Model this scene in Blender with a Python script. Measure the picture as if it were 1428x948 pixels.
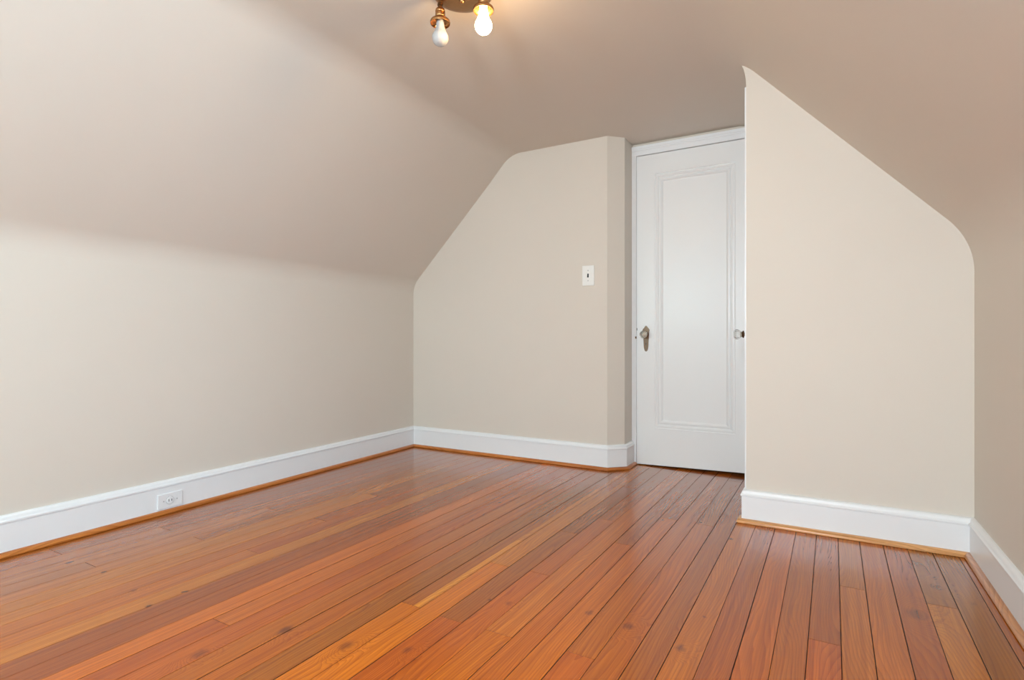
import bpy, bmesh, math, random
from mathutils import Vector, Matrix

for o in list(bpy.data.objects):
    bpy.data.objects.remove(o, do_unlink=True)
SC = bpy.context.scene
COL = SC.collection
R = math.radians

# ------------------------------------------------------------------ camera
cam = bpy.data.cameras.new('camera')
cam.sensor_width = 36.0
cam.lens = 761.0 / 1428.0 * 36.0
cam.shift_y = -1.5 / 1428.0
cam.clip_start = 0.02
cam_o = bpy.data.objects.new('camera', cam)
COL.objects.link(cam_o)
cam_o.location = (0, 0, 0.81)
cam_o.rotation_euler = (R(90), 0, R(29.696))
SC.camera = cam_o

# ------------------------------------------------------------------ view and light
SC.view_settings.view_transform = 'Standard'
SC.view_settings.look = 'None'
SC.view_settings.gamma = 1.0
SC.view_settings.use_curve_mapping = False
SC.view_settings.exposure = 0.0

world = bpy.data.worlds.new('daylight_sky')
SC.world = world
world.use_nodes = True
bg = world.node_tree.nodes['Background']
bg.inputs['Color'].default_value = (0.80, 0.90, 1.0, 1)
bg.inputs['Strength'].default_value = 1.0

REAR = -1.25                      # inside face of the gable wall behind the camera


def area(name, loc, rot, sx, sy, power, color):
    l = bpy.data.lights.new(name, 'AREA')
    l.shape = 'RECTANGLE'
    l.size, l.size_y = sx, sy
    l.energy = power
    l.color = color
    o = bpy.data.objects.new(name, l)
    COL.objects.link(o)
    o.location = loc
    o.rotation_euler = rot
    return o


E_BULB = 90
# area lights added as daylight, in added gable and dormer windows out of view
area('added_gable_light_right', (-0.20, REAR - 0.17, 1.36), (R(90), 0, 0), 0.60, 0.56, 112, (0.785, 0.895, 0.995))
area('added_gable_light_left', (-1.90, REAR - 0.17, 1.36), (R(90), 0, 0), 0.60, 0.56, 41, (0.69, 0.95, 1.0))
area('added_dormer_light', (1.075, 0.39, 1.20), (R(90), 0, R(90)), 0.76, 0.86, 59, (0.48, 0.77, 1.0))


# ------------------------------------------------------------------ materials
def lin(r, g, b):
    f = lambda c: (c / 12.92) if c <= 0.04045 else ((c + 0.055) / 1.055) ** 2.4
    return (f(r / 255), f(g / 255), f(b / 255), 1)


def mat(name, color, rough=0.5, metal=0.0, noise=0.0, nscale=30.0, bump=0.0, coat=0.0):
    m = bpy.data.materials.new(name)
    m.use_nodes = True
    nt = m.node_tree
    b = nt.nodes['Principled BSDF']
    b.inputs['Base Color'].default_value = color
    b.inputs['Roughness'].default_value = rough
    b.inputs['Metallic'].default_value = metal
    b.inputs['Coat Weight'].default_value = coat
    tc = nt.nodes.new('ShaderNodeTexCoord')
    n = nt.nodes.new('ShaderNodeTexNoise')
    n.inputs['Scale'].default_value = nscale
    n.inputs['Detail'].default_value = 4
    nt.links.new(tc.outputs['Object'], n.inputs['Vector'])
    if noise > 0:
        mx = nt.nodes.new('ShaderNodeMix')
        mx.data_type = 'RGBA'
        c = color
        mx.inputs['A'].default_value = (c[0] * (1 - noise), c[1] * (1 - noise), c[2] * (1 - noise), 1)
        mx.inputs['B'].default_value = (min(1, c[0] * (1 + noise)), min(1, c[1] * (1 + noise)), min(1, c[2] * (1 + noise)), 1)
        nt.links.new(n.outputs['Fac'], mx.inputs['Factor'])
        nt.links.new(mx.outputs['Result'], b.inputs['Base Color'])
    if bump > 0:
        bp = nt.nodes.new('ShaderNodeBump')
        bp.inputs['Strength'].default_value = bump
        bp.inputs['Distance'].default_value = 0.002
        nt.links.new(n.outputs['Fac'], bp.inputs['Height'])
        nt.links.new(bp.outputs['Normal'], b.inputs['Normal'])
    return m


M_WALL = mat('greige_wall_paint', lin(220, 211, 199), 0.62, noise=0.012, nscale=5, bump=0.05)
M_TRIM = mat('white_trim_paint', lin(238, 239, 240), 0.32, noise=0.008, nscale=9)
M_DOOR = mat('white_door_paint', lin(237, 237, 236), 0.30, noise=0.008, nscale=7)
M_PLATE = mat('white_plastic', lin(243, 241, 236), 0.35)
M_SLOT = mat('black_slot', lin(22, 22, 22), 0.6)
M_SCREW_GROOVE = mat('screw_paint_and_groove_shade', lin(182, 182, 182), 0.4)
M_BRASS = mat('aged_brass', lin(172, 130, 86), 0.34, 1.0, noise=0.16, nscale=60)
M_SILVER = mat('polished_seat', lin(235, 228, 212), 0.25, 1.0)
M_PLATEBRASS = mat('worn_door_brass', lin(118, 98, 82), 0.42, 1.0, noise=0.25, nscale=120)
M_BRONZE = mat('dark_bronze', lin(110, 84, 60), 0.4, 1.0, noise=0.2, nscale=90)
M_STEEL = mat('grey_steel', lin(120, 120, 118), 0.4, 1.0)
M_BULB = mat('white_bulb_glass', lin(176, 174, 172), 0.16)
M_BULB.node_tree.nodes['Principled BSDF'].inputs['Subsurface Weight'].default_value = 0.0


def mat_glass():
    m = bpy.data.materials.new('pressed_glass')
    m.use_nodes = True
    b = m.node_tree.nodes['Principled BSDF']
    b.inputs['Base Color'].default_value = (0.95, 0.96, 0.95, 1)
    b.inputs['Roughness'].default_value = 0.04
    b.inputs['IOR'].default_value = 1.5
    b.inputs['Transmission Weight'].default_value = 0.9
    return m


M_GLASS = mat_glass()


def mat_lit():
    m = bpy.data.materials.new('glowing_bulb_glass')
    m.use_nodes = True
    b = m.node_tree.nodes['Principled BSDF']
    b.inputs['Base Color'].default_value = (0.9, 0.88, 0.84, 1)
    b.inputs['Emission Color'].default_value = (1.0, 0.66, 0.33, 1)
    b.inputs['Emission Strength'].default_value = E_BULB
    return m


M_LIT = mat_lit()


def mat_pane():
    m = bpy.data.materials.new('window_pane_glass')
    m.use_nodes = True
    nt = m.node_tree
    out = nt.nodes['Material Output']
    t = nt.nodes.new('ShaderNodeBsdfTransparent')
    g = nt.nodes.new('ShaderNodeBsdfGlossy')
    g.inputs['Roughness'].default_value = 0.02
    mx = nt.nodes.new('ShaderNodeMixShader')
    mx.inputs[0].default_value = 0.05
    nt.links.new(t.outputs[0], mx.inputs[1])
    nt.links.new(g.outputs[0], mx.inputs[2])
    nt.links.new(mx.outputs[0], out.inputs['Surface'])
    return m


M_PANE = mat_pane()

# knots in the boards: x, y, radius, darkness (all on the floor, in metres)
KNOTS = [(-0.478, 1.500, 0.017, 0.75), (-0.600, 1.516, 0.012, 0.7), (-0.326, 1.461, 0.015, 0.75),
         (-0.838, 1.448, 0.012, 0.6), (-1.300, 1.007, 0.020, 0.85), (-0.301, 1.659, 0.005, 0.6),
         (-1.395, 0.821, 0.018, 0.7), (-0.900, 1.438, 0.005, 0.8), (-0.325, 2.359, 0.010, 0.9),
         (-0.469, 2.505, 0.007, 1.0), (-0.624, 2.454, 0.006, 0.9), (-0.603, 2.496, 0.006, 0.9),
         (-2.374, 0.926, 0.009, 1.0), (-2.173, 0.948, 0.009, 0.7), (-1.930, 0.923, 0.011, 0.7),
         (-1.778, 0.893, 0.009, 0.9), (-1.777, 1.000, 0.008, 0.9), (0.235, 1.985, 0.030, 0.62),
         (0.320, 2.235, 0.020, 0.5), (-1.669, 1.831, 0.007, 0.6), (-1.392, 2.319, 0.008, 0.5),
         (-1.095, 1.035, 0.020, 0.65), (-0.940, 1.100, 0.014, 0.6), (0.400, 2.150, 0.010, 0.35)]


def wood_mat(name, floor=True, rough=0.27):
    """Varnished heart pine. Tone comes from each board, grain from the board's own UV."""
    m = bpy.data.materials.new(name)
    m.use_nodes = True
    nt = m.node_tree
    N, L = nt.nodes, nt.links
    b = N['Principled BSDF']

    def math_(op, a, c=None, clamp=False):
        n = N.new('ShaderNodeMath')
        n.operation = op
        n.use_clamp = clamp
        for i, v in enumerate((a, c)):
            if v is None:
                continue
            if isinstance(v, (int, float)):
                n.inputs[i].default_value = v
            else:
                L.new(v, n.inputs[i])
        return n.outputs[0]

    def scaled(vec, s):
        n = N.new('ShaderNodeVectorMath')
        n.operation = 'MULTIPLY'
        L.new(vec, n.inputs[0])
        n.inputs[1].default_value = s
        return n.outputs[0]

    def noise(vec, scale, detail=3, rough=0.5):
        n = N.new('ShaderNodeTexNoise')
        n.inputs['Scale'].default_value = scale
        n.inputs['Detail'].default_value = detail
        n.inputs['Roughness'].default_value = rough
        L.new(vec, n.inputs['Vector'])
        return n.outputs['Fac']

    def mix(fac, a, c, blend='MIX'):
        n = N.new('ShaderNodeMix')
        n.data_type = 'RGBA'
        n.blend_type = blend
        for k, v in (('Factor', fac), ('A', a), ('B', c)):
            if isinstance(v, (int, float)):
                n.inputs[k].default_value = v
            elif isinstance(v, tuple):
                n.inputs[k].default_value = v
            else:
                L.new(v, n.inputs[k])
        return n.outputs['Result']

    uv = N.new('ShaderNodeUVMap')
    uv.uv_map = 'UVMap'
    tone = N.new('ShaderNodeAttribute')
    tone.attribute_name = 'tone'
    sep = N.new('ShaderNodeSeparateXYZ')
    L.new(uv.outputs['UV'], sep.inputs[0])
    # slow warp turns straight grain into flame figure
    warp = noise(scaled(uv.outputs['UV'], (5.0, 0.95, 1)), 1.0, 2, 0.42)
    warp2 = noise(scaled(uv.outputs['UV'], (22.0, 3.0, 1)), 1.0, 2, 0.5)
    ring = math_('MULTIPLY', sep.outputs[0], 105.0)
    ring = math_('ADD', ring, math_('MULTIPLY', warp, 24.0))
    ring = math_('ADD', ring, math_('MULTIPLY', warp2, 2.2))
    knot_sum = None
    if floor:
        tc = N.new('ShaderNodeTexCoord')
        wob = N.new('ShaderNodeTexNoise')
        wob.inputs['Scale'].default_value = 55.0
        wob.inputs['Detail'].default_value = 2.0
        L.new(tc.outputs['Object'], wob.inputs['Vector'])
        wv = N.new('ShaderNodeVectorMath')
        wv.operation = 'MULTIPLY_ADD'
        L.new(wob.outputs['Color'], wv.inputs[0])
        wv.inputs[1].default_value = (0.016, 0.016, 0)
        L.new(tc.outputs['Object'], wv.inputs[2])
        wo = N.new('ShaderNodeVectorMath')
        wo.operation = 'SUBTRACT'
        L.new(wv.outputs[0], wo.inputs[0])
        wo.inputs[1].default_value = (0.008, 0.008, 0)
        for (kx, ky, kr, kd) in KNOTS:
            d = N.new('ShaderNodeVectorMath')
            d.operation = 'SUBTRACT'
            L.new(wo.outputs[0], d.inputs[0])
            d.inputs[1].default_value = (kx, ky, 0)
            q = N.new('ShaderNodeVectorMath')
            q.operation = 'LENGTH'
            L.new(scaled(d.outputs[0], (1.0 / kr, 0.70 / kr, 0)), q.inputs[0])
            g = N.new('ShaderNodeMapRange')
            g.interpolation_type = 'SMOOTHSTEP'
            L.new(q.outputs['Value'], g.inputs['Value'])
            g.inputs['From Min'].default_value = 0.25
            g.inputs['From Max'].default_value = 1.25
            g.inputs['To Min'].default_value = kd * (0.8 if kr >= 0.010 else 1.0)
            g.inputs['To Max'].default_value = 0.0
            knot_sum = g.outputs[0] if knot_sum is None else math_('MAXIMUM', knot_sum, g.outputs[0])
            if kr >= 0.010:
                w = N.new('ShaderNodeMapRange')
                w.interpolation_type = 'SMOOTHERSTEP'
                L.new(q.outputs['Value'], w.inputs['Value'])
                w.inputs['From Min'].default_value = 0.0
                w.inputs['From Max'].default_value = 4.0
                w.inputs['To Min'].default_value = 7.0
                w.inputs['To Max'].default_value = 0.0
                ring = math_('ADD', ring, w.outputs[0])
    saw = math_('FRACT', ring)
    # soft early wood rising to a dark, sharp late wood line
    line = math_('POWER', saw, 2.2)
    fine = noise(scaled(uv.outputs['UV'], (300.0, 5.0, 1)), 1.0, 4, 0.6)
    blot = noise(scaled(uv.outputs['UV'], (9.0, 1.4, 1)), 1.0, 3, 0.55)
    col = tone.outputs['Color']
    dark = mix(1.0, col, (0.64, 0.50, 0.40, 1), 'MULTIPLY')
    light = mix(1.0, col, (1.18, 1.20, 1.22, 1), 'MULTIPLY')
    c1 = mix(math_('MULTIPLY', line, 0.70), light, dark)
    fr = N.new('ShaderNodeMapRange')
    L.new(fine, fr.inputs['Value'])
    fr.inputs['From Min'].default_value = 0.40
    fr.inputs['From Max'].default_value = 0.72
    fr.inputs['To Max'].default_value = 0.55
    c2 = mix(fr.outputs[0], c1, dark)
    br = N.new('ShaderNodeMapRange')
    L.new(blot, br.inputs['Value'])
    br.inputs['From Min'].default_value = 0.42
    br.inputs['From Max'].default_value = 0.75
    br.inputs['To Max'].default_value = 0.40
    c3 = mix(br.outputs[0], c2, mix(1.0, col, (0.80, 0.70, 0.66, 1), 'MULTIPLY'))
    streak = noise(scaled(uv.outputs['UV'], (75.0, 0.8, 1)), 1.0, 3, 0.6)
    sr = N.new('ShaderNodeMapRange')
    L.new(streak, sr.inputs['Value'])
    sr.inputs['From Min'].default_value = 0.38
    sr.inputs['From Max'].default_value = 0.66
    c3 = mix(1.0, c3, mix(sr.outputs[0], (1.14, 1.17, 1.20, 1), (0.86, 0.79, 0.74, 1)), 'MULTIPLY')
    if knot_sum is not None:
        jit = math_('ADD', 0.55, math_('MULTIPLY', fine, 0.8))
        c3 = mix(math_('MULTIPLY', knot_sum, jit, True), c3, lin(84, 36, 18))
    L.new(c3, b.inputs['Base Color'])
    rr = math_('ADD', rough - 0.06, math_('MULTIPLY', blot, 0.12))
    L.new(rr, b.inputs['Roughness'])
    b.inputs['IOR'].default_value = 1.26
    b.inputs['Coat Weight'].default_value = 1.0
    b.inputs['Coat IOR'].default_value = 1.31
    b.inputs['Coat Roughness'].default_value = 0.17
    bp = N.new('ShaderNodeBump')
    bp.inputs['Strength'].default_value = 0.035
    bp.inputs['Distance'].default_value = 0.002
    L.new(fine, bp.inputs['Height'])
    L.new(bp.outputs['Normal'], b.inputs['Normal'])
    return m


M_FLOOR = wood_mat('heart_pine_floor', True, 0.22)
M_SHOE = wood_mat('pine_shoe_molding', False, 0.30)
M_GAP = mat('dark_floor_gap', lin(44, 22, 14), 0.8)


# ------------------------------------------------------------------ helpers
def obj(name, bm, materials, parent=None, smooth=False, recalc=True):
    if recalc:
        bmesh.ops.recalc_face_normals(bm, faces=bm.faces[:])
    me = bpy.data.meshes.new(name)
    bm.to_mesh(me)
    bm.free()
    for m in (materials if isinstance(materials, (list, tuple)) else [materials]):
        me.materials.append(m)
    if smooth:
        for p in me.polygons:
            p.use_smooth = True
    o = bpy.data.objects.new(name, me)
    COL.objects.link(o)
    if parent is not None:
        o.parent = parent
        o.matrix_parent_inverse = Matrix.Translation(-parent.location)
    return o


def tag(o, label, cat, group=None, kind=None):
    o['label'] = label
    o['category'] = cat
    if group:
        o['group'] = group
    if kind:
        o['kind'] = kind
    return o


def empty(name, loc):
    o = bpy.data.objects.new(name, None)
    o.empty_display_size = 0.05
    COL.objects.link(o)
    o.location = loc
    return o


def shade_by_angle(o, deg=35):
    bm = bmesh.new()
    bm.from_mesh(o.data)
    for e in bm.edges:
        if len(e.link_faces) == 2:
            e.smooth = e.calc_face_angle(0) < R(deg)
    for f in bm.faces:
        f.smooth = True
    bm.to_mesh(o.data)
    bm.free()


def add_box(bm, x0, x1, y0, y1, z0, z1):
    v = [bm.verts.new(p) for p in ((x0, y0, z0), (x1, y0, z0), (x1, y1, z0), (x0, y1, z0),
                                   (x0, y0, z1), (x1, y0, z1), (x1, y1, z1), (x0, y1, z1))]
    for f in ((3, 2, 1, 0), (4, 5, 6, 7), (0, 1, 5, 4), (1, 2, 6, 5), (2, 3, 7, 6), (3, 0, 4, 7)):
        bm.faces.new([v[i] for i in f])
    return v


def bevel_all(bm, w, seg=2):
    bmesh.ops.bevel(bm, geom=bm.edges[:], offset=w, segments=seg, profile=0.5, affect='EDGES')


def add_lathe(bm, prof, origin, axis='z', seg=40, squash=None):
    """prof: list of (radius, height along axis)."""
    ox, oy, oz = origin
    rows = []
    for (r, h) in prof:
        row = []
        if r < 1e-6:
            p = {'z': (ox, oy, oz + h), 'x': (ox + h, oy, oz), 'y': (ox, oy + h, oz)}[axis]
            row = [bm.verts.new(p)]
        else:
            for k in range(seg):
                a = 2 * math.pi * (k + 0.5) / seg
                ca, sa = r * math.cos(a), r * math.sin(a)
                p = {'z': (ox + ca, oy + sa, oz + h), 'x': (ox + h, oy + ca, oz + sa), 'y': (ox + ca, oy + h, oz + sa)}[axis]
                row.append(bm.verts.new(p))
        rows.append(row)
    for a, c in zip(rows, rows[1:]):
        if len(a) == 1 and len(c) == 1:
            continue
        for k in range(seg):
            k2 = (k + 1) % seg
            if len(a) == 1:
                bm.faces.new((a[0], c[k], c[k2]))
            elif len(c) == 1:
                bm.faces.new((a[k], a[k2], c[0]))
            else:
                bm.faces.new((a[k], a[k2], c[k2], c[k]))
    for row in (rows[0], rows[-1]):
        if len(row) > 1:
            bm.faces.new(row)
    return rows


def add_prism_y(bm, outline, y0, y1):
    """outline: closed loop of (x, z)."""
    a = [bm.verts.new((x, y0, z)) for x, z in outline]
    c = [bm.verts.new((x, y1, z)) for x, z in outline]
    n = len(outline)
    for i in range(n):
        j = (i + 1) % n
        bm.faces.new((a[i], a[j], c[j], c[i]))
    bm.faces.new(a[::-1])
    bm.faces.new(c)


def fillet(p0, p1, p2, r, seg=14):
    """points of a rounded corner at p1 with radius r."""
    a, b_, c = Vector(p0), Vector(p1), Vector(p2)
    u = (a - b_).normalized()
    v = (c - b_).normalized()
    ang = u.angle(v)
    t = r / math.tan(ang / 2)
    ctr = b_ + (u + v).normalized() * (r / math.sin(ang / 2))
    s = b_ + u * t - ctr
    e = b_ + v * t - ctr
    tot = s.angle(e)
    sign = 1 if (s.x * e.y - s.y * e.x) > 0 else -1
    pts = []
    for k in range(seg + 1):
        w = sign * tot * k / seg
        pts.append((ctr.x + s.x * math.cos(w) - s.y * math.sin(w), ctr.y + s.x * math.sin(w) + s.y * math.cos(w)))
    return pts


# ------------------------------------------------------------------ room shell
ZC = 2.066                    # flat ceiling
BACK = 3.225                  # face of the far wall
DOORY = 3.468                 # wall round the door
CLOS = 2.617                  # front of the closet wall
XR = 0.489                    # knee wall on the right
XL0, XL1 = -2.622, -2.700     # knee wall on the left at the rear gable and at the far wall
END = 3.62


def xleft(y):
    return XL0 + (XL1 - XL0) * (y - REAR) / (BACK - REAR)


# left knee wall: very slightly out of square, as old walls are
ZKL, ZKR = 1.213, 1.178
LTOP = (-1.850, ZC)
RTOP = (-0.338, ZC)


def section(y):
    """ceiling line across the room at depth y, from the left knee to the right one."""
    xl = xleft(y)
    kn = fillet((xl, 0), (xl, ZKL), LTOP, 0.17)
    tp = fillet((xl, ZKL), LTOP, RTOP, 0.20)
    rt = fillet(LTOP, RTOP, (XR, ZKR), 0.26)
    kr = fillet(RTOP, (XR, ZKR), (XR, 0), 0.30)
    return kn, tp, rt, kr


DY0, DY1 = -0.10, 0.88        # dormer bay added in the right slope for its light, unseen beside the camera
DXW, DZS, DZH = 1.00, 0.74, 1.74


def ceiling_slab(bm, y0, y1, dormer=False):
    rows = []
    for y in (y0, y1):
        kn, tp, rt, kr = section(y)
        if dormer:
            xs_ = RTOP[0] + (XR - RTOP[0]) * (ZC - DZH) / (ZC - ZKR)
            loop = kn + tp + rt + [(xs_, DZH), (DXW + 0.06, DZH), (DXW + 0.06, DZH + 0.14), (0.1, DZH + 0.14)]
            outer = [(-0.25, ZC + 0.16)]
        else:
            loop = kn + tp + rt + kr
            outer = [(XR + 0.14, kr[-1][1]), (XR + 0.14, 1.35), (-0.25, ZC + 0.16)]
        outer += [(-1.95, ZC + 0.16), (xleft(y) - 0.14, 1.35), (xleft(y) - 0.14, kn[0][1])]
        rows.append([bm.verts.new((x, y, z)) for x, z in loop + outer])
    n = len(rows[0])
    for i in range(n):
        j = (i + 1) % n
        bm.faces.new((rows[0][i], rows[0][j], rows[1][j], rows[1][i]))
    bm.faces.new(rows[0][::-1])
    bm.faces.new(rows[1])


bm = bmesh.new()
ceiling_slab(bm, REAR - 0.15, DY0)
ceiling_slab(bm, DY0, DY1, True)
ceiling_slab(bm, DY1, END)
ceil = obj('ceiling', bm, M_WALL)
shade_by_angle(ceil, 25)
tag(ceil, 'greige attic ceiling with rounded sloping sides', 'ceiling', kind='structure')

kn0, _, _, kr0 = section(0)
bm = bmesh.new()
zt = kn0[0][1]
pts = [(xleft(REAR - 0.15), REAR - 0.15), (xleft(END), END), (xleft(END) - 0.14, END), (xleft(REAR - 0.15) - 0.14, REAR - 0.15)]
a = [bm.verts.new((x, y, -0.12)) for x, y in pts]
c = [bm.verts.new((x, y, zt)) for x, y in pts]
for i in range(4):
    j = (i + 1) % 4
    bm.faces.new((a[i], a[j], c[j], c[i]))
bm.faces.new(a)
bm.faces.new(c)
wl = obj('wall_left', bm, M_WALL)
tag(wl, 'long greige knee wall on the left', 'wall', kind='structure')

bm = bmesh.new()
ztr = kr0[-1][1]
# right knee wall, cheeks and sill of the added dormer bay, out of view
add_box(bm, XR, XR + 0.14, DY1, END, -0.12, ztr)
add_box(bm, XR, XR + 0.14, REAR - 0.15, DY0, -0.12, ztr)
add_box(bm, XR, DXW + 0.06, DY0, DY1, -0.12, DZS)
xs_ = RTOP[0] + (XR - RTOP[0]) * (ZC - DZH) / (ZC - ZKR)
for y0, y1 in ((DY0 - 0.06, DY0 + 0.004), (DY1 - 0.004, DY1 + 0.06)):
    add_prism_y(bm, [(xs_ + 0.02, DZH + 0.02), (DXW + 0.06, DZH + 0.02), (DXW + 0.06, DZS - 0.2), (XR + 0.06, DZS - 0.2), (XR + 0.06, ZKR)], y0, y1)
add_box(bm, DXW, DXW + 0.06, DY0, DY0 + 0.10, DZS, DZH)
add_box(bm, DXW, DXW + 0.06, DY1 - 0.10, DY1, DZS, DZH)
add_box(bm, DXW, DXW + 0.06, DY0 + 0.1, DY1 - 0.1, DZH - 0.08, DZH)
wr = obj('wall_right', bm, M_WALL)
tag(wr, 'greige knee wall on the right', 'wall', kind='structure')

# far wall with its clipped corner
bm = bmesh.new()
ring = [(xleft(BACK) - 0.02, BACK), (-1.160, BACK), (-1.076, 3.306), (-1.076, END), (xleft(BACK) - 0.02, END)]
a = [bm.verts.new((x, y, -0.02)) for x, y in ring]
c = [bm.verts.new((x, y, ZC + 0.05)) for x, y in ring]
for i in range(len(ring)):
    j = (i + 1) % len(ring)
    bm.faces.new((a[i], a[j], c[j], c[i]))
bm.faces.new(a[::-1])
bm.faces.new(c)
wb = obj('wall_back', bm, M_WALL)
tag(wb, 'greige far gable wall with clipped corner beside the white door', 'wall', kind='structure')

# wall round the door (closed passage behind it)
DX0, DX1, DZT = -1.046, -0.338, 1.985
bm = bmesh.new()
add_box(bm, -1.09, DX0 - 0.004, DOORY, END + 0.1, -0.02, ZC + 0.05)
add_box(bm, DX1 + 0.004, XR, DOORY, END + 0.1, -0.02, ZC + 0.05)
add_box(bm, DX0 - 0.004, DX1 + 0.004, DOORY, END + 0.1, DZT + 0.004, ZC + 0.05)
add_box(bm, DX0 - 0.05, DX1 + 0.05, END + 0.1, END + 0.16, -0.02, ZC + 0.05)
wd = obj('wall_door', bm, M_WALL)
tag(wd, 'greige wall over the white door', 'wall', kind='structure')

# closet box: front and left face as one wall; the left face coves out into the ceiling at the top
CX = -0.297
side = [(CX, -0.02), (CX, 1.925), (CX - 0.0005, 1.945), (CX - 0.002, 1.966), (CX - 0.005, 1.988), (CX - 0.011, 2.010),
        (CX - 0.022, 2.036), (CX - 0.037, 2.058), (CX - 0.055, ZC + 0.03)]
outline = side + [(XR + 0.03, ZC + 0.03), (XR + 0.03, -0.02)]
bm = bmesh.new()
add_prism_y(bm, outline, CLOS, DOORY + 0.02)
wc = obj('wall_closet', bm, M_WALL)
shade_by_angle(wc, 30)
tag(wc, 'pale greige closet wall projecting on the right, sloping top edge', 'wall', kind='structure')

# gable wall behind the camera with openings for two added windows
bm = bmesh.new()
WINX = [(-2.20, -1.60), (-0.50, 0.10)]
WZ0, WZ1 = 1.06, 1.66
edges = [-2.75, WINX[0][0], WINX[0][1], WINX[1][0], WINX[1][1], XR + 0.1]
for k in (0, 2, 4):
    add_box(bm, edges[k], edges[k + 1], REAR - 0.15, REAR, -0.12, ZC + 0.12)
for (wx0, wx1) in WINX:
    add_box(bm, wx0, wx1, REAR - 0.15, REAR, -0.12, WZ0)
    add_box(bm, wx0, wx1, REAR - 0.15, REAR, WZ1, ZC + 0.12)
wrr = obj('wall_rear', bm, M_WALL)
tag(wrr, 'greige gable wall behind the viewer with two added windows', 'wall', kind='structure')


def window(name, u0, u1, z0, z1, pos, along, label):
    bm = bmesh.new()
    t = 0.045

    def bar(a0, a1, b0, b1):
        if along == 'x':
            add_box(bm, a0, a1, pos - 0.02, pos + 0.02, b0, b1)
        else:
            add_box(bm, pos - 0.02, pos + 0.02, a0, a1, b0, b1)
    bar(u0, u1, z0, z0 + t)
    bar(u0, u1, z1 - t, z1)
    bar(u0, u0 + t, z0 + t, z1 - t)
    bar(u1 - t, u1, z0 + t, z1 - t)
    um = (u0 + u1) / 2
    bar(um - t / 2, um + t / 2, z0 + t, z1 - t)
    o = obj(name, bm, M_TRIM)
    tag(o, label, 'window', kind='structure')
    bm = bmesh.new()
    for (a0, a1) in ((u0 + t, um - t / 2), (um + t / 2, u1 - t)):
        if along == 'x':
            add_box(bm, a0, a1, pos - 0.003, pos + 0.003, z0 + t, z1 - t)
        else:
            add_box(bm, pos - 0.003, pos + 0.003, a0, a1, z0 + t, z1 - t)
    obj('pane', bm, M_PANE, o)
    return o


window('added_window_1', WINX[0][0], WINX[0][1], WZ0, WZ1, REAR - 0.09, 'x', 'added white framed gable window, unseen behind the viewer, left one')  # gable pair added to give the daylight a source, never in view
window('added_window_3', WINX[1][0], WINX[1][1], WZ0, WZ1, REAR - 0.09, 'x', 'added white framed gable window, unseen behind the viewer, right one')
window('added_window_2', DY0 + 0.10, DY1 - 0.10, DZS, DZH - 0.08, DXW + 0.03, 'y', 'added white framed dormer window, unseen beside the viewer')  # dormer window added to bring light in from the right

# ------------------------------------------------------------------ floor
random.seed(7)
XS = [XR + 0.02, .4275, .3480, .2705, .1925, .1145, .0415, -.0350, -.1105, -.1895, -.2650, -.3430, -.4185, -.4970, -.5760,
      -.6525, -.7275, -.8125, -.8910, -.9705, -1.0500, -1.1250, -1.2070, -1.2820, -1.3620, -1.4480, -1.5270, -1.6020,
      -1.6830, -1.7630, -1.8400, -1.9200, -2.0030, -2.0780, -2.1570, -2.2360, -2.3160, -2.3950, -2.4750, -2.5550, -2.6340, -2.80]
# gap beyond each board's left edge (metres); the dark open seams of the photo are wider
GAPS = {0: .0030, 1: .0032, 2: .0024, 3: .0032, 4: .0030, 5: .0030, 6: .0030, 7: .0020, 8: .0034, 9: .0016, 10: .0028, 11: .0028,
        12: .0012, 13: .0026, 14: .0018, 15: .0024, 16: .0010, 17: .0020, 18: .0026, 19: .0016, 20: .0034, 21: .0014, 22: .0034,
        23: .0014, 24: .0018, 25: .0028, 26: .0010, 27: .0010, 28: .0014, 29: .0010}
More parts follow.
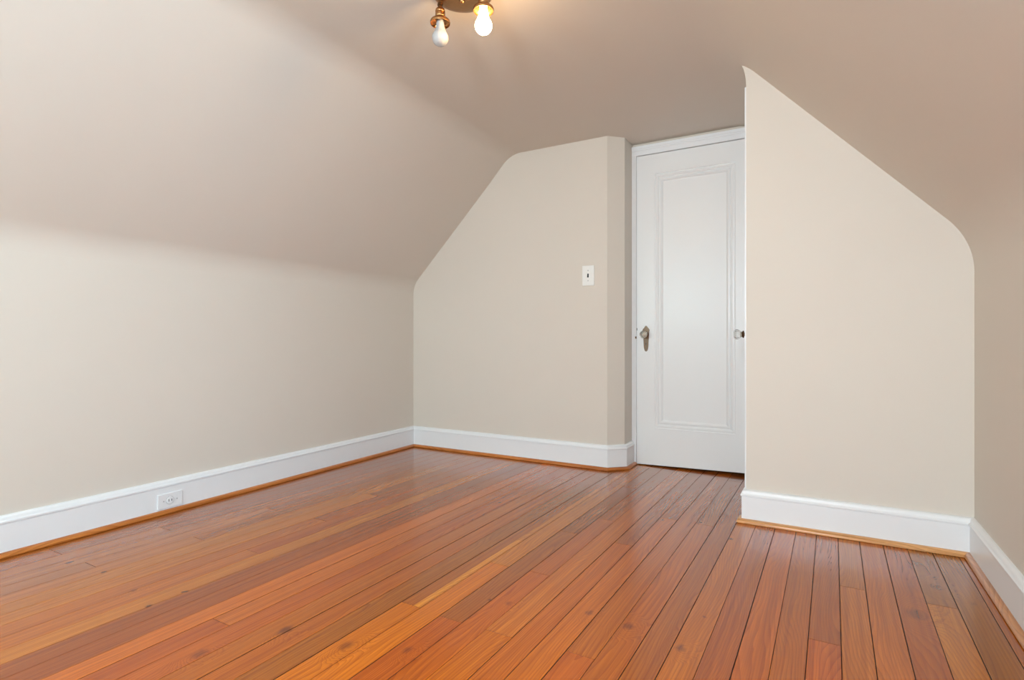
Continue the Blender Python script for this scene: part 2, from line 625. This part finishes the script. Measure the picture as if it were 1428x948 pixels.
# tone of each board, cut at its end joints: (up to y, sRGB colour)
T = {
    0: [(9, (176, 98, 52))],
    1: [(9, (150, 92, 56))],
    2: [(2.084, (184, 112, 52)), (9, (148, 88, 56))],
    3: [(9, (166, 84, 46))],
    4: [(9, (184, 100, 44))],
    5: [(2.091, (184, 104, 46)), (9, (172, 100, 58))],
    6: [(1.681, (184, 88, 36)), (9, (162, 82, 46))],
    7: [(9, (172, 90, 42))],
    8: [(9, (180, 90, 40))],
    9: [(9, (166, 84, 50))],
    10: [(9, (186, 104, 44))],
    11: [(9, (166, 90, 48))],
    12: [(2.480, (178, 92, 36)), (3.318, (166, 94, 60)), (9, (146, 80, 52))],
    13: [(1.302, (184, 88, 28)), (9, (184, 98, 38))],
    14: [(2.484, (194, 102, 34)), (9, (170, 90, 52))],
    15: [(2.089, (186, 94, 28)), (9, (166, 88, 50))],
    16: [(1.287, (200, 106, 18)), (9, (196, 108, 46))],
    17: [(1.686, (186, 90, 14)), (2.331, (182, 92, 44)), (9, (166, 88, 52))],
    18: [(1.283, (182, 86, 30)), (2.104, (158, 84, 42)), (2.899, (152, 82, 50)), (9, (168, 98, 64))],
    19: [(1.681, (206, 112, 18)), (9, (194, 116, 52))],
    20: [(1.293, (204, 112, 16)), (9, (160, 86, 40))],
    21: [(9, (158, 90, 42))],
    22: [(9, (176, 92, 40))],
    23: [(9, (180, 98, 42))],
    24: [(9, (178, 87, 38))],
    25: [(0.944, (174, 82, 36)), (9, (190, 100, 40))],
    26: [(9, (204, 108, 44))],
    27: [(9, (156, 78, 46))],
    28: [(9, (152, 76, 44))],
    29: [(9, (196, 120, 58))],
    30: [(1.317, (190, 106, 52)), (9, (170, 86, 48))],
    31: [(1.699, (182, 100, 52)), (9, (170, 88, 52))],
    32: [(2.104, (194, 116, 62)), (9, (172, 98, 58))],
    33: [(9, (190, 116, 64))],
    34: [(1.294, (186, 110, 66)), (9, (172, 98, 58))],
    35: [(0.952, (172, 104, 66)), (1.690, (180, 106, 64)), (9, (164, 92, 58))],
    36: [(9, (176, 106, 68))],
}
PAL = [(176, 104, 62), (168, 92, 54), (184, 112, 66), (160, 90, 58)]
SKEW = 0.0125                 # the boards run a hair off the long walls
GRAIN = {1: 0.55, 2: 0.7, 10: 0.8, 12: 0.6, 16: 0.9, 13: 0.7}


bm = bmesh.new()
uvl = bm.loops.layers.uv.new('UVMap')
cl = bm.loops.layers.float_color.new('tone')


def board_tone(c):
    m = (180, 102, 50)
    c = [m[i] + 0.80 * (c[i] - m[i]) for i in range(3)]
    r, g, b, _ = lin(c[0], c[1] * 1.05, c[2] * 1.02)
    return (r * 0.91, g * 0.755, b * 0.20, 1)


def put_board(x0, x1, y0, y1, colr, seed, zt=0.0, flame=1.0):
    """one board: a top face with eased edges and short sides down into the seam."""
    e = 0.0007
    lv = [((x0, y0), -0.008), ((x1, y0), -0.008), ((x1, y1), -0.008), ((x0, y1), -0.008)]
    mid = [((x0, y0), zt - e), ((x1, y0), zt - e), ((x1, y1), zt - e), ((x0, y1), zt - e)]
    top = [((x0 + e, y0 + e), zt), ((x1 - e, y0 + e), zt), ((x1 - e, y1 - e), zt), ((x0 + e, y1 - e), zt)]
    vs = []
    for row in (lv, mid, top):
        vs.append([bm.verts.new((x + SKEW * (y - 1.7), y, z)) for (x, y), z in row])
    faces = [bm.faces.new(vs[2])]
    for a_, b_ in ((0, 1), (1, 2)):
        for i in range(4):
            j = (i + 1) % 4
            faces.append(bm.faces.new((vs[a_][i], vs[a_][j], vs[b_][j], vs[b_][i])))
            if a_ == 0:
                faces[-1].material_index = 1      # old dirt on the sides of the seam
    rnd = random.Random(seed)
    ou, ov = rnd.uniform(0, 40), rnd.uniform(0, 40)
    c = board_tone(colr)
    for f in faces:
        for lp in f.loops:
            p = lp.vert.co
            lp[uvl].uv = ((p.x - SKEW * (p.y - 1.7)) * flame + ou, p.y * flame + ov)
            lp[cl] = c


YN = REAR - 0.1
for i in range(len(XS) - 1):
    xa, xb = XS[i + 1], XS[i]
    g = (0.62 if i < 12 else 0.85) * GAPS.get(i, 0.0014)
    gr = (0.62 if i < 13 else 0.85) * GAPS.get(i - 1, 0.0014) if i else 0.001
    x0, x1 = xa + g * 0.5, xb - gr * 0.5
    if i in T:
        segs = list(T[i])
    else:
        ph = random.choice((0.944, 1.29, 2.09, 2.49))
        segs = [(ph, random.choice(PAL)), (9, random.choice(PAL))]
    y0 = YN
    for k, (ye, colr) in enumerate(segs):
        y1 = min(ye, 3.71)
        fl = GRAIN.get(i, random.choice((0.9, 1.0, 1.15)))
        if k == 0:           # a joint behind the viewer
            yj = -0.27 + 0.406 * random.choice((-1, 0, 1, 1.5))
            put_board(x0, x1, y0, yj - 0.0005, random.choice(PAL), i * 31 + 900, 0, fl)
            y0 = yj + 0.0005
        if i == 20 and k == 1:     # a pale sapwood streak along the right side of this board
            xs_ = xb - 0.026
            put_board(x0, xs_ + 0.0011, y0, y1, colr, i * 31 + k, 0, fl)
            put_board(xs_ - 0.0011, x1, y0, 1.92, (220, 142, 72), i * 31 + 77, 0.00005, fl)
            put_board(xs_ - 0.0011, x1, 1.9186, y1, (200, 124, 66), i * 31 + 77, 0.00005, fl)
        else:
            put_board(x0, x1, y0, y1 - 0.0006, colr, i * 31 + k, 0, fl)
        y0 = y1 + 0.0006
nb = len(bm.faces)
# subfloor showing dark in the seams
vv = add_box(bm, -2.86, XR + 0.12, YN, 3.72, -0.12, -0.0045)
bm.faces.ensure_lookup_table()
for f in bm.faces[nb:]:
    f.material_index = 1
fl = obj('floor', bm, [M_FLOOR, M_GAP])
tag(fl, 'varnished orange pine board floor with open seams and knots', 'floor', kind='structure')


# ------------------------------------------------------------------ baseboards and shoe moldings
BASE = [(0.0, 0.0), (0.017, 0.0), (0.017, 0.1185), (0.0155, 0.1200), (0.0200, 0.1215), (0.0215, 0.1255), (0.0205, 0.1300),
        (0.0170, 0.1325), (0.0155, 0.1360), (0.0145, 0.1420), (0.0110, 0.1475), (0.0050, 0.1500), (0.0, 0.1500)]
BOARD = BASE[:4] + [(0.0, 0.1200)]
CAP = [(0.0, 0.1200), (0.0155, 0.1200)] + BASE[4:]
SHOE = [(0.0165, 0.0), (0.0318, 0.0), (0.0322, 0.0024), (0.0362, 0.0030), (0.0365, 0.0055), (0.0350, 0.0100), (0.0305, 0.0150), (0.0245, 0.0178), (0.0165, 0.0185)]


def offsets(path):
    """mitred normals to the right of the walking direction."""
    n = []
    for i in range(len(path)):
        ds = []
        if i > 0:
            ds.append((Vector(path[i]) - Vector(path[i - 1])).normalized())
        if i < len(path) - 1:
            ds.append((Vector(path[i + 1]) - Vector(path[i])).normalized())
        ns = [Vector((d.y, -d.x)) for d in ds]
        if len(ns) == 1:
            n.append(ns[0])
        else:
            m_ = (ns[0] + ns[1]).normalized()
            n.append(m_ / max(0.2, m_.dot(ns[0])))
    return n


def sweep(path, i0, i1, prof, zscale=1.0, tone=(0.52, 0.17, 0.03, 1)):
    nrm = offsets(path)
    bm = bmesh.new()
    uvl = bm.loops.layers.uv.new('UVMap')
    cl = bm.loops.layers.float_color.new('tone')
    rows = []
    dist = 0.0
    ds = []
    for i in range(i0, i1 + 1):
        if i > i0:
            dist += (Vector(path[i]) - Vector(path[i - 1])).length
        ds.append(dist)
        p = Vector(path[i])
        rows.append([bm.verts.new((p.x + nrm[i].x * o_, p.y + nrm[i].y * o_, z * zscale)) for o_, z in prof])
    per = [0.0]
    for a_, b_ in zip(prof, prof[1:]):
        per.append(per[-1] + math.hypot(a_[0] - b_[0], a_[1] - b_[1]))
    n = len(prof)
    for r in range(len(rows) - 1):
        for k in range(n):
            k2 = (k + 1) % n
            f = bm.faces.new((rows[r][k], rows[r + 1][k], rows[r + 1][k2], rows[r][k2]))
            uvs = ((per[k], ds[r]), (per[k], ds[r + 1]), (per[k2], ds[r + 1]), (per[k2], ds[r]))
            for lp, q in zip(f.loops, uvs):
                lp[uvl].uv = (q[0] * 0.6 + i0 * 3.1, q[1] + i0 * 7.7)
    bm.faces.new(rows[0][::-1])
    bm.faces.new(rows[-1])
    c = tone
    for f in bm.faces:
        for lp in f.loops:
            lp[cl] = c
    return bm


P1 = [(xleft(REAR), REAR), (xleft(BACK), BACK), (-1.160, BACK), (-1.076, 3.306), (-1.076, DOORY - 0.018)]
P2 = [(CX, 2.655), (CX, CLOS), (XR, CLOS), (XR, REAR)]
for nm, path, i0, i1, lab in (('baseboard_left', P1, 0, 1, 'tall white baseboard along the left knee wall with an outlet in it'),
                              ('baseboard_back', P1, 1, 4, 'white baseboard along the far wall, turning the clipped corner'),
                              ('baseboard_closet', P2, 0, 2, 'white baseboard along the front of the projecting closet wall'),
                              ('baseboard_right', P2, 2, 3, 'white baseboard along the right knee wall')):
    zs = 0.965 if path is P2 else 1.02
    b0 = obj(nm, sweep(path, i0, i1, BOARD, zs), M_TRIM)
    tag(b0, lab, 'baseboard', kind='structure')
    cp = obj('cap_molding', sweep(path, i0, i1, CAP, zs), M_TRIM, b0)
    shade_by_angle(cp, 40)
    sh = obj('shoe_molding', sweep(path, i0, i1, SHOE, 1.0, {'baseboard_closet': (0.66, 0.34, 0.13, 1), 'baseboard_right': (0.52, 0.22, 0.07, 1)}.get(nm, (0.50, 0.17, 0.035, 1))), M_SHOE, b0)
    shade_by_angle(sh, 40)
    sh['label'] = 'varnished wood strip along the foot of the baseboard'

# ------------------------------------------------------------------ door and its casing
bm = bmesh.new()
CT = 2.046
yc = DOORY - 0.017
# left leg, head and right leg of the casing, with a raised back band
add_box(bm, -1.0755, DX0 - 0.003, yc, DOORY, 0.0, CT)
add_box(bm, DX1 + 0.003, DX1 + 0.040, yc, DOORY, 0.0, CT)
add_box(bm, DX0 - 0.003, DX1 + 0.003, yc, DOORY, DZT + 0.002, CT)
add_box(bm, -1.0755, CX, yc - 0.007, yc, CT - 0.018, CT)
add_box(bm, -1.0755, CX, yc - 0.0035, yc, CT - 0.028, CT - 0.018)
add_box(bm, -1.0755, CX, yc - 0.003, yc, DZT + 0.003, DZT + 0.012)
# jamb lining and stop
add_box(bm, DX0 - 0.003, DX0 - 0.001, yc, END, 0.0, DZT + 0.002)
add_box(bm, DX1 + 0.001, DX1 + 0.003, yc, END, 0.0, DZT + 0.002)
cas = obj('trim_1', bm, M_TRIM)
tag(cas, 'white casing round the tall white door', 'door casing', kind='structure')

DF = 3.4605                    # front face of the door
DBK = DF + 0.035
PX0, PX1, PZ0, PZ1 = -0.932, -0.450, 0.2435, 1.8605
DXL, DXR = DX0 + 0.0002, DX1 - 0.0002
bm = bmesh.new()
ol = [(DXL, 0.006), (DXR, 0.023), (DXR, DZT - 0.0005), (DXL, DZT - 0.0005)]
inn = [(PX0, PZ0), (PX1, PZ0), (PX1, PZ1), (PX0, PZ1)]
fo = [bm.verts.new((x, DF, z)) for x, z in ol]
fi = [bm.verts.new((x, DF, z)) for x, z in inn]
bo = [bm.verts.new((x, DBK, z)) for x, z in ol]
bi = [bm.verts.new((x, DBK, z)) for x, z in inn]
for i in range(4):
    j = (i + 1) % 4
    bm.faces.new((fo[i], fo[j], fi[j], fi[i]))
    bm.faces.new((bo[i], bo[j], bi[j], bi[i]))
    bm.faces.new((fo[i], fo[j], bo[j], bo[i]))
    bm.faces.new((fi[i], fi[j], bi[j], bi[i]))
door = obj('door_1', bm, M_DOOR)
tag(door, 'tall white single panel door with a glass knob on brass plate', 'door', kind='structure')
bm = bmesh.new()
STEPS = [(0.0, 0.0), (0.003, 0.004), (0.006, 0.0045), (0.010, 0.002), (0.017, 0.0015), (0.023, 0.004), (0.026, 0.0085), (0.030, 0.0088),
         (0.034, 0.0045), (0.041, 0.004), (0.047, 0.007), (0.052, 0.0120), (0.056, 0.0125)]
loops = []
for s, d in STEPS:
    loops.append([bm.verts.new((x, DF + d, z)) for x, z in ((PX0 + s, PZ0 + s), (PX1 - s, PZ0 + s), (PX1 - s, PZ1 - s), (PX0 + s, PZ1 - s))])
for a_, b_ in zip(loops, loops[1:]):
    for i in range(4):
        j = (i + 1) % 4
        bm.faces.new((a_[i], a_[j], b_[j], b_[i]))
bm.faces.new(loops[-1])
back = [bm.verts.new((x, DF + 0.03, z)) for x, z in inn]
for i in range(4):
    j = (i + 1) % 4
    bm.faces.new((loops[0][i], loops[0][j], back[j], back[i]))
bm.faces.new(back)
obj('door_panel', bm, M_DOOR, door)

# knob plate: pointed top, long tapering round foot
bm = bmesh.new()
EX = -0.985
half = [(0.0, 0.895), (0.0065, 0.890), (0.0125, 0.881), (0.0205, 0.872), (0.0225, 0.866), (0.0205, 0.858), (0.0195, 0.845), (0.0178, 0.820),
        (0.0160, 0.790), (0.0150, 0.765), (0.0125, 0.747), (0.0080, 0.734), (0.0, 0.729)]
outl = [(EX + x, z) for x, z in half] + [(EX - x, z) for x, z in half[-2:0:-1]]
add_prism_y(bm, outl, DF - 0.0028, DF)
pl = obj('knob_plate', bm, M_PLATEBRASS, door)
pl['label'] = 'worn brass knob plate with pointed top'
bm = bmesh.new()
add_lathe(bm, [(0.0032, -0.0034), (0.0032, -0.0026)], (EX, DF, 0.7815), 'y', 16)
add_box(bm, EX - 0.0016, EX + 0.0016, DF - 0.0034, DF - 0.0026, 0.769, 0.781)
obj('keyhole', bm, M_SLOT, pl)


def knob(parent, base, axis, sgn):
    """twelve sided pressed glass knob on a metal neck, standing off `base` along sgn*axis."""
    s = sgn
    bm = bmesh.new()
    add_lathe(bm, [(0.0150, 0.0), (0.0150, s * 0.003), (0.0110, s * 0.005), (0.0085, s * 0.008), (0.0085, s * 0.022), (0.0165, s * 0.0235),
                   (0.0175, s * 0.0265), (0.0150, s * 0.0300), (0.0115, s * 0.0315)], base, axis, 24)
    nk = obj('knob_neck', bm, M_BRONZE, parent)
    shade_by_angle(nk, 40)
    nk['label'] = 'dark bronze neck of the glass knob'
    bm = bmesh.new()
    add_lathe(bm, [(0.0, s * 0.0300), (0.0120, s * 0.0305), (0.0145, s * 0.0355), (0.0200, s * 0.0420), (0.0245, s * 0.0520), (0.0245, s * 0.0585),
                   (0.0195, s * 0.0665), (0.0110, s * 0.0690), (0.0, s * 0.0690)], base, axis, 12)
    kb = obj('door_knob', bm, M_GLASS, parent)
    kb['label'] = 'faceted clear glass knob'
    # bright metal star seat seen through the glass
    bm = bmesh.new()
    add_lathe(bm, [(0.0, s * 0.0312), (0.0105, s * 0.0318), (0.0118, s * 0.0350), (0.0100, s * 0.0385), (0.0055, s * 0.0430), (0.0, s * 0.0440)], base, axis, 12)
    st = obj('knob_seat', bm, M_SILVER, kb)


knob(door, (EX - 0.001, DF - 0.0028, 0.8385), 'y', -1)

# latch edge and strike seen as dark marks in the crack, small hook near the foot
bm = bmesh.new()
add_box(bm, DX0 - 0.0075, DX0 + 0.0005, yc - 0.0012, yc + 0.004, 0.812, 0.826)
lt = obj('latch_bolt', bm, M_BRONZE, door)
bm = bmesh.new()
add_box(bm, DX0 - 0.0005, DX0 + 0.004, DF - 0.0012, DF + 0.003, 0.865, 0.880)
obj('latch_plate', bm, M_STEEL, door)
bm = bmesh.new()
add_box(bm, -0.9965, -0.9860, DF - 0.0022, DF, 0.098, 0.118)
add_lathe(bm, [(0.0042, -0.005), (0.0046, -0.004), (0.0046, 0.0)], (-0.992, DF, 0.091), 'y', 16)
ho = obj('catch_plate', bm, M_DOOR, door)
ho['label'] = 'small painted catch near the foot of the door'

# ------------------------------------------------------------------ closet door on the hidden side of the closet wall
bm = bmesh.new()
add_box(bm, CX - 0.0072, CX, 2.6300, 2.716, 0.0, 1.932)
add_box(bm, CX - 0.0072, CX, 3.352, 3.440, 0.0, 1.932)
add_box(bm, CX - 0.0072, CX, 2.716, 3.352, 1.845, 1.932)
ct = obj('trim_2', bm, M_TRIM)
tag(ct, 'thin white closet door casing at the closet corner', 'door casing', kind='structure')
bm = bmesh.new()
add_box(bm, CX - 0.004, CX, 2.7175, 3.3505, 0.012, 1.843)
cd = obj('door_2', bm, M_DOOR)
tag(cd, 'white closet door seen edge on with a glass knob', 'door', kind='structure')
bm = bmesh.new()
py = 2.795
outl = [(py + x, z - 0.006) for x, z in half] + [(py - x, z - 0.006) for x, z in half[-2:0:-1]]
a = [bm.verts.new((CX - 0.0065, y, z)) for y, z in outl]
c = [bm.verts.new((CX - 0.004, y, z)) for y, z in outl]
for i in range(len(outl)):
    j = (i + 1) % len(outl)
    bm.faces.new((a[i], a[j], c[j], c[i]))
bm.faces.new(a)
bm.faces.new(c)
obj('knob_plate', bm, M_PLATEBRASS, cd)
knob(cd, (CX - 0.0065, py, 0.832), 'x', -1)

# ------------------------------------------------------------------ light switch
sw = empty('light_switch', (-1.285, BACK, 1.208))
tag(sw, 'white light switch plate with small black toggle on the far wall', 'light switch')
bm = bmesh.new()
add_box(bm, -1.3245, -1.2455, BACK - 0.0065, BACK, 1.1445, 1.2715)
bevel_all(bm, 0.0028, 3)
p = obj('wall_plate', bm, M_PLATE, sw)
bm = bmesh.new()
add_box(bm, -1.2895, -1.2805, BACK - 0.0075, BACK - 0.006, 1.1965, 1.2205)
obj('toggle_slot', bm, M_SLOT, sw)
bm = bmesh.new()
v = add_box(bm, -1.2880, -1.2820, BACK - 0.0150, BACK - 0.007, 1.1985, 1.2090)
for q in v[:2]:
    q.co.z -= 0.003
bevel_all(bm, 0.001, 2)
tg = obj('toggle', bm, M_SLOT, sw)
tg['label'] = 'black toggle lever'
for dz in (0.032, -0.032):
    bm = bmesh.new()
    add_lathe(bm, [(0.0034, -0.0072), (0.0036, -0.0060)], (-1.285, BACK, 1.208 + dz), 'y', 14)
    obj('screw', bm, M_SCREW_GROOVE, sw)

# ------------------------------------------------------------------ outlet in the left baseboard
OY, OZ = 1.422, 0.0590
dxdy = (XL1 - XL0) / (BACK - REAR)
OX = xleft(OY) + 0.0170
out = empty('wall_outlet', (OX, OY, OZ))
tag(out, 'white electrical outlet plate with one round socket on the left baseboard', 'outlet')
rot = Matrix.Translation((OX, OY, OZ)) @ Matrix.Rotation(math.atan2(dxdy, 1) * -1, 4, 'Z')


def on_base(bm):
    bmesh.ops.transform(bm, matrix=rot, verts=bm.verts[:])
    return bm


bm = bmesh.new()
add_box(bm, 0, 0.0062, -0.0565, 0.0565, -0.0345, 0.0345)
bevel_all(bm, 0.0026, 3)
obj('wall_plate', on_base(bm), M_TRIM, out)
bm = bmesh.new()
add_lathe(bm, [(0.0165, 0.0062), (0.0165, 0.0088), (0.0150, 0.0096)], (0, -0.002, 0), 'x', 28)
rc = obj('socket_face', on_base(bm), M_TRIM, out)
bm = bmesh.new()
add_lathe(bm, [(0.0184, 0.0060), (0.0184, 0.0065), (0.0166, 0.0065), (0.0166, 0.0060)], (0, -0.002, 0), 'x', 32)
obj('groove_shade_ring', on_base(bm), M_SCREW_GROOVE, rc)  # grey ring standing in for the shaded groove round the socket
for dy in (-0.0062, 0.0062):
    bm = bmesh.new()
    add_box(bm, 0.0095, 0.0099, -0.002 + dy - 0.0014, -0.002 + dy + 0.0014, -0.0045, 0.0060)
    obj('slot', on_base(bm), M_SLOT, rc)
for dy in (-0.0300, 0.0300):
    bm = bmesh.new()
    add_lathe(bm, [(0.0032, 0.0060), (0.0030, 0.0070)], (0, dy, 0), 'x', 14)
    obj('screw', on_base(bm), M_SCREW_GROOVE, out)

# ------------------------------------------------------------------ ceiling light
FX, FY = -1.115, 1.598
cl_ = empty('ceiling_light', (FX, FY, ZC))
tag(cl_, 'antique brass ceiling light with two bare bulbs, one lit', 'ceiling light')
bm = bmesh.new()
add_lathe(bm, [(0.116, 0.0), (0.120, -0.005), (0.119, -0.012), (0.114, -0.017), (0.110, -0.026), (0.102, -0.036), (0.080, -0.043),
               (0.048, -0.046), (0.018, -0.047), (0.0, -0.047)], (FX, FY, ZC), 'z', 64)
cn = obj('canopy', bm, M_BRASS, cl_)
shade_by_angle(cn, 50)
bm = bmesh.new()
add_lathe(bm, [(0.012, -0.045), (0.0125, -0.048), (0.008, -0.050), (0.0085, -0.053), (0.0105, -0.057), (0.0075, -0.062), (0.0, -0.064)],
          (FX, FY, ZC), 'z', 24)
fn = obj('finial', bm, M_BRASS, cl_)
shade_by_angle(fn, 60)
BULBS = [(-1.208, 1.592, M_BULB, 'unlit frosted white bulb'), (-1.030, 1.605, M_LIT, 'lit glowing bulb')]
for (bx, by, bmat_, lab) in BULBS:
    z0 = 2.036
    bm = bmesh.new()
    add_lathe(bm, [(0.0075, 0.0), (0.0075, -0.010), (0.0105, -0.012), (0.0105, -0.016), (0.0065, -0.018), (0.0065, -0.026)],
              (bx, by, z0), 'z', 20)
    st = obj('stem', bm, M_BRONZE, cl_)
    shade_by_angle(st, 50)
    bm = bmesh.new()
    add_lathe(bm, [(0.006, -0.024), (0.0110, -0.0255), (0.0160, -0.030), (0.0178, -0.036), (0.0180, -0.040), (0.0170, -0.0415), (0.0178, -0.043),
                   (0.0178, -0.056), (0.0170, -0.0575), (0.0178, -0.059), (0.0180, -0.070), (0.0165, -0.072)], (bx, by, z0), 'z', 32)
    so = obj('socket', bm, M_BRASS, cl_)
    shade_by_angle(so, 50)
    bm = bmesh.new()
    add_lathe(bm, [(0.0175, -0.062), (0.0205, -0.064), (0.0290, -0.067), (0.0350, -0.072), (0.0366, -0.078), (0.0352, -0.083), (0.0338, -0.0825),
                   (0.0345, -0.078), (0.0330, -0.073), (0.0280, -0.0695), (0.0200, -0.067), (0.0178, -0.0660)], (bx, by, z0), 'z', 40)
    # open ring: take off the two end caps
    for f in [f for f in bm.faces if len(f.verts) > 4]:
        bm.faces.remove(f)
    sh = obj('shade_holder', bm, M_BRASS, cl_)
    shade_by_angle(sh, 60)
    bm = bmesh.new()
    zb = 1.9025 - z0
    prof = [(0.0130, -0.060), (0.0132, -0.074), (0.0140, -0.081)]
    rs = 0.0297
    for k in range(0, 15):
        a_ = R(-42 + k * (132 / 14.0))          # from the shoulder down to the tip
        prof.append((max(0.0, rs * math.cos(a_)) if k < 14 else 0.0, zb - rs * math.sin(a_)))
    # ease the neck into the shoulder
    neck_r, neck_z = prof[3]
    prof.insert(3, ((0.0140 + neck_r) / 2 - 0.0012, (-0.081 + neck_z) / 2))
    add_lathe(bm, prof, (bx, by, z0), 'z', 36)
    bu = obj('light_bulb', bm, bmat_, cl_)
    shade_by_angle(bu, 60)
    bu['label'] = lab
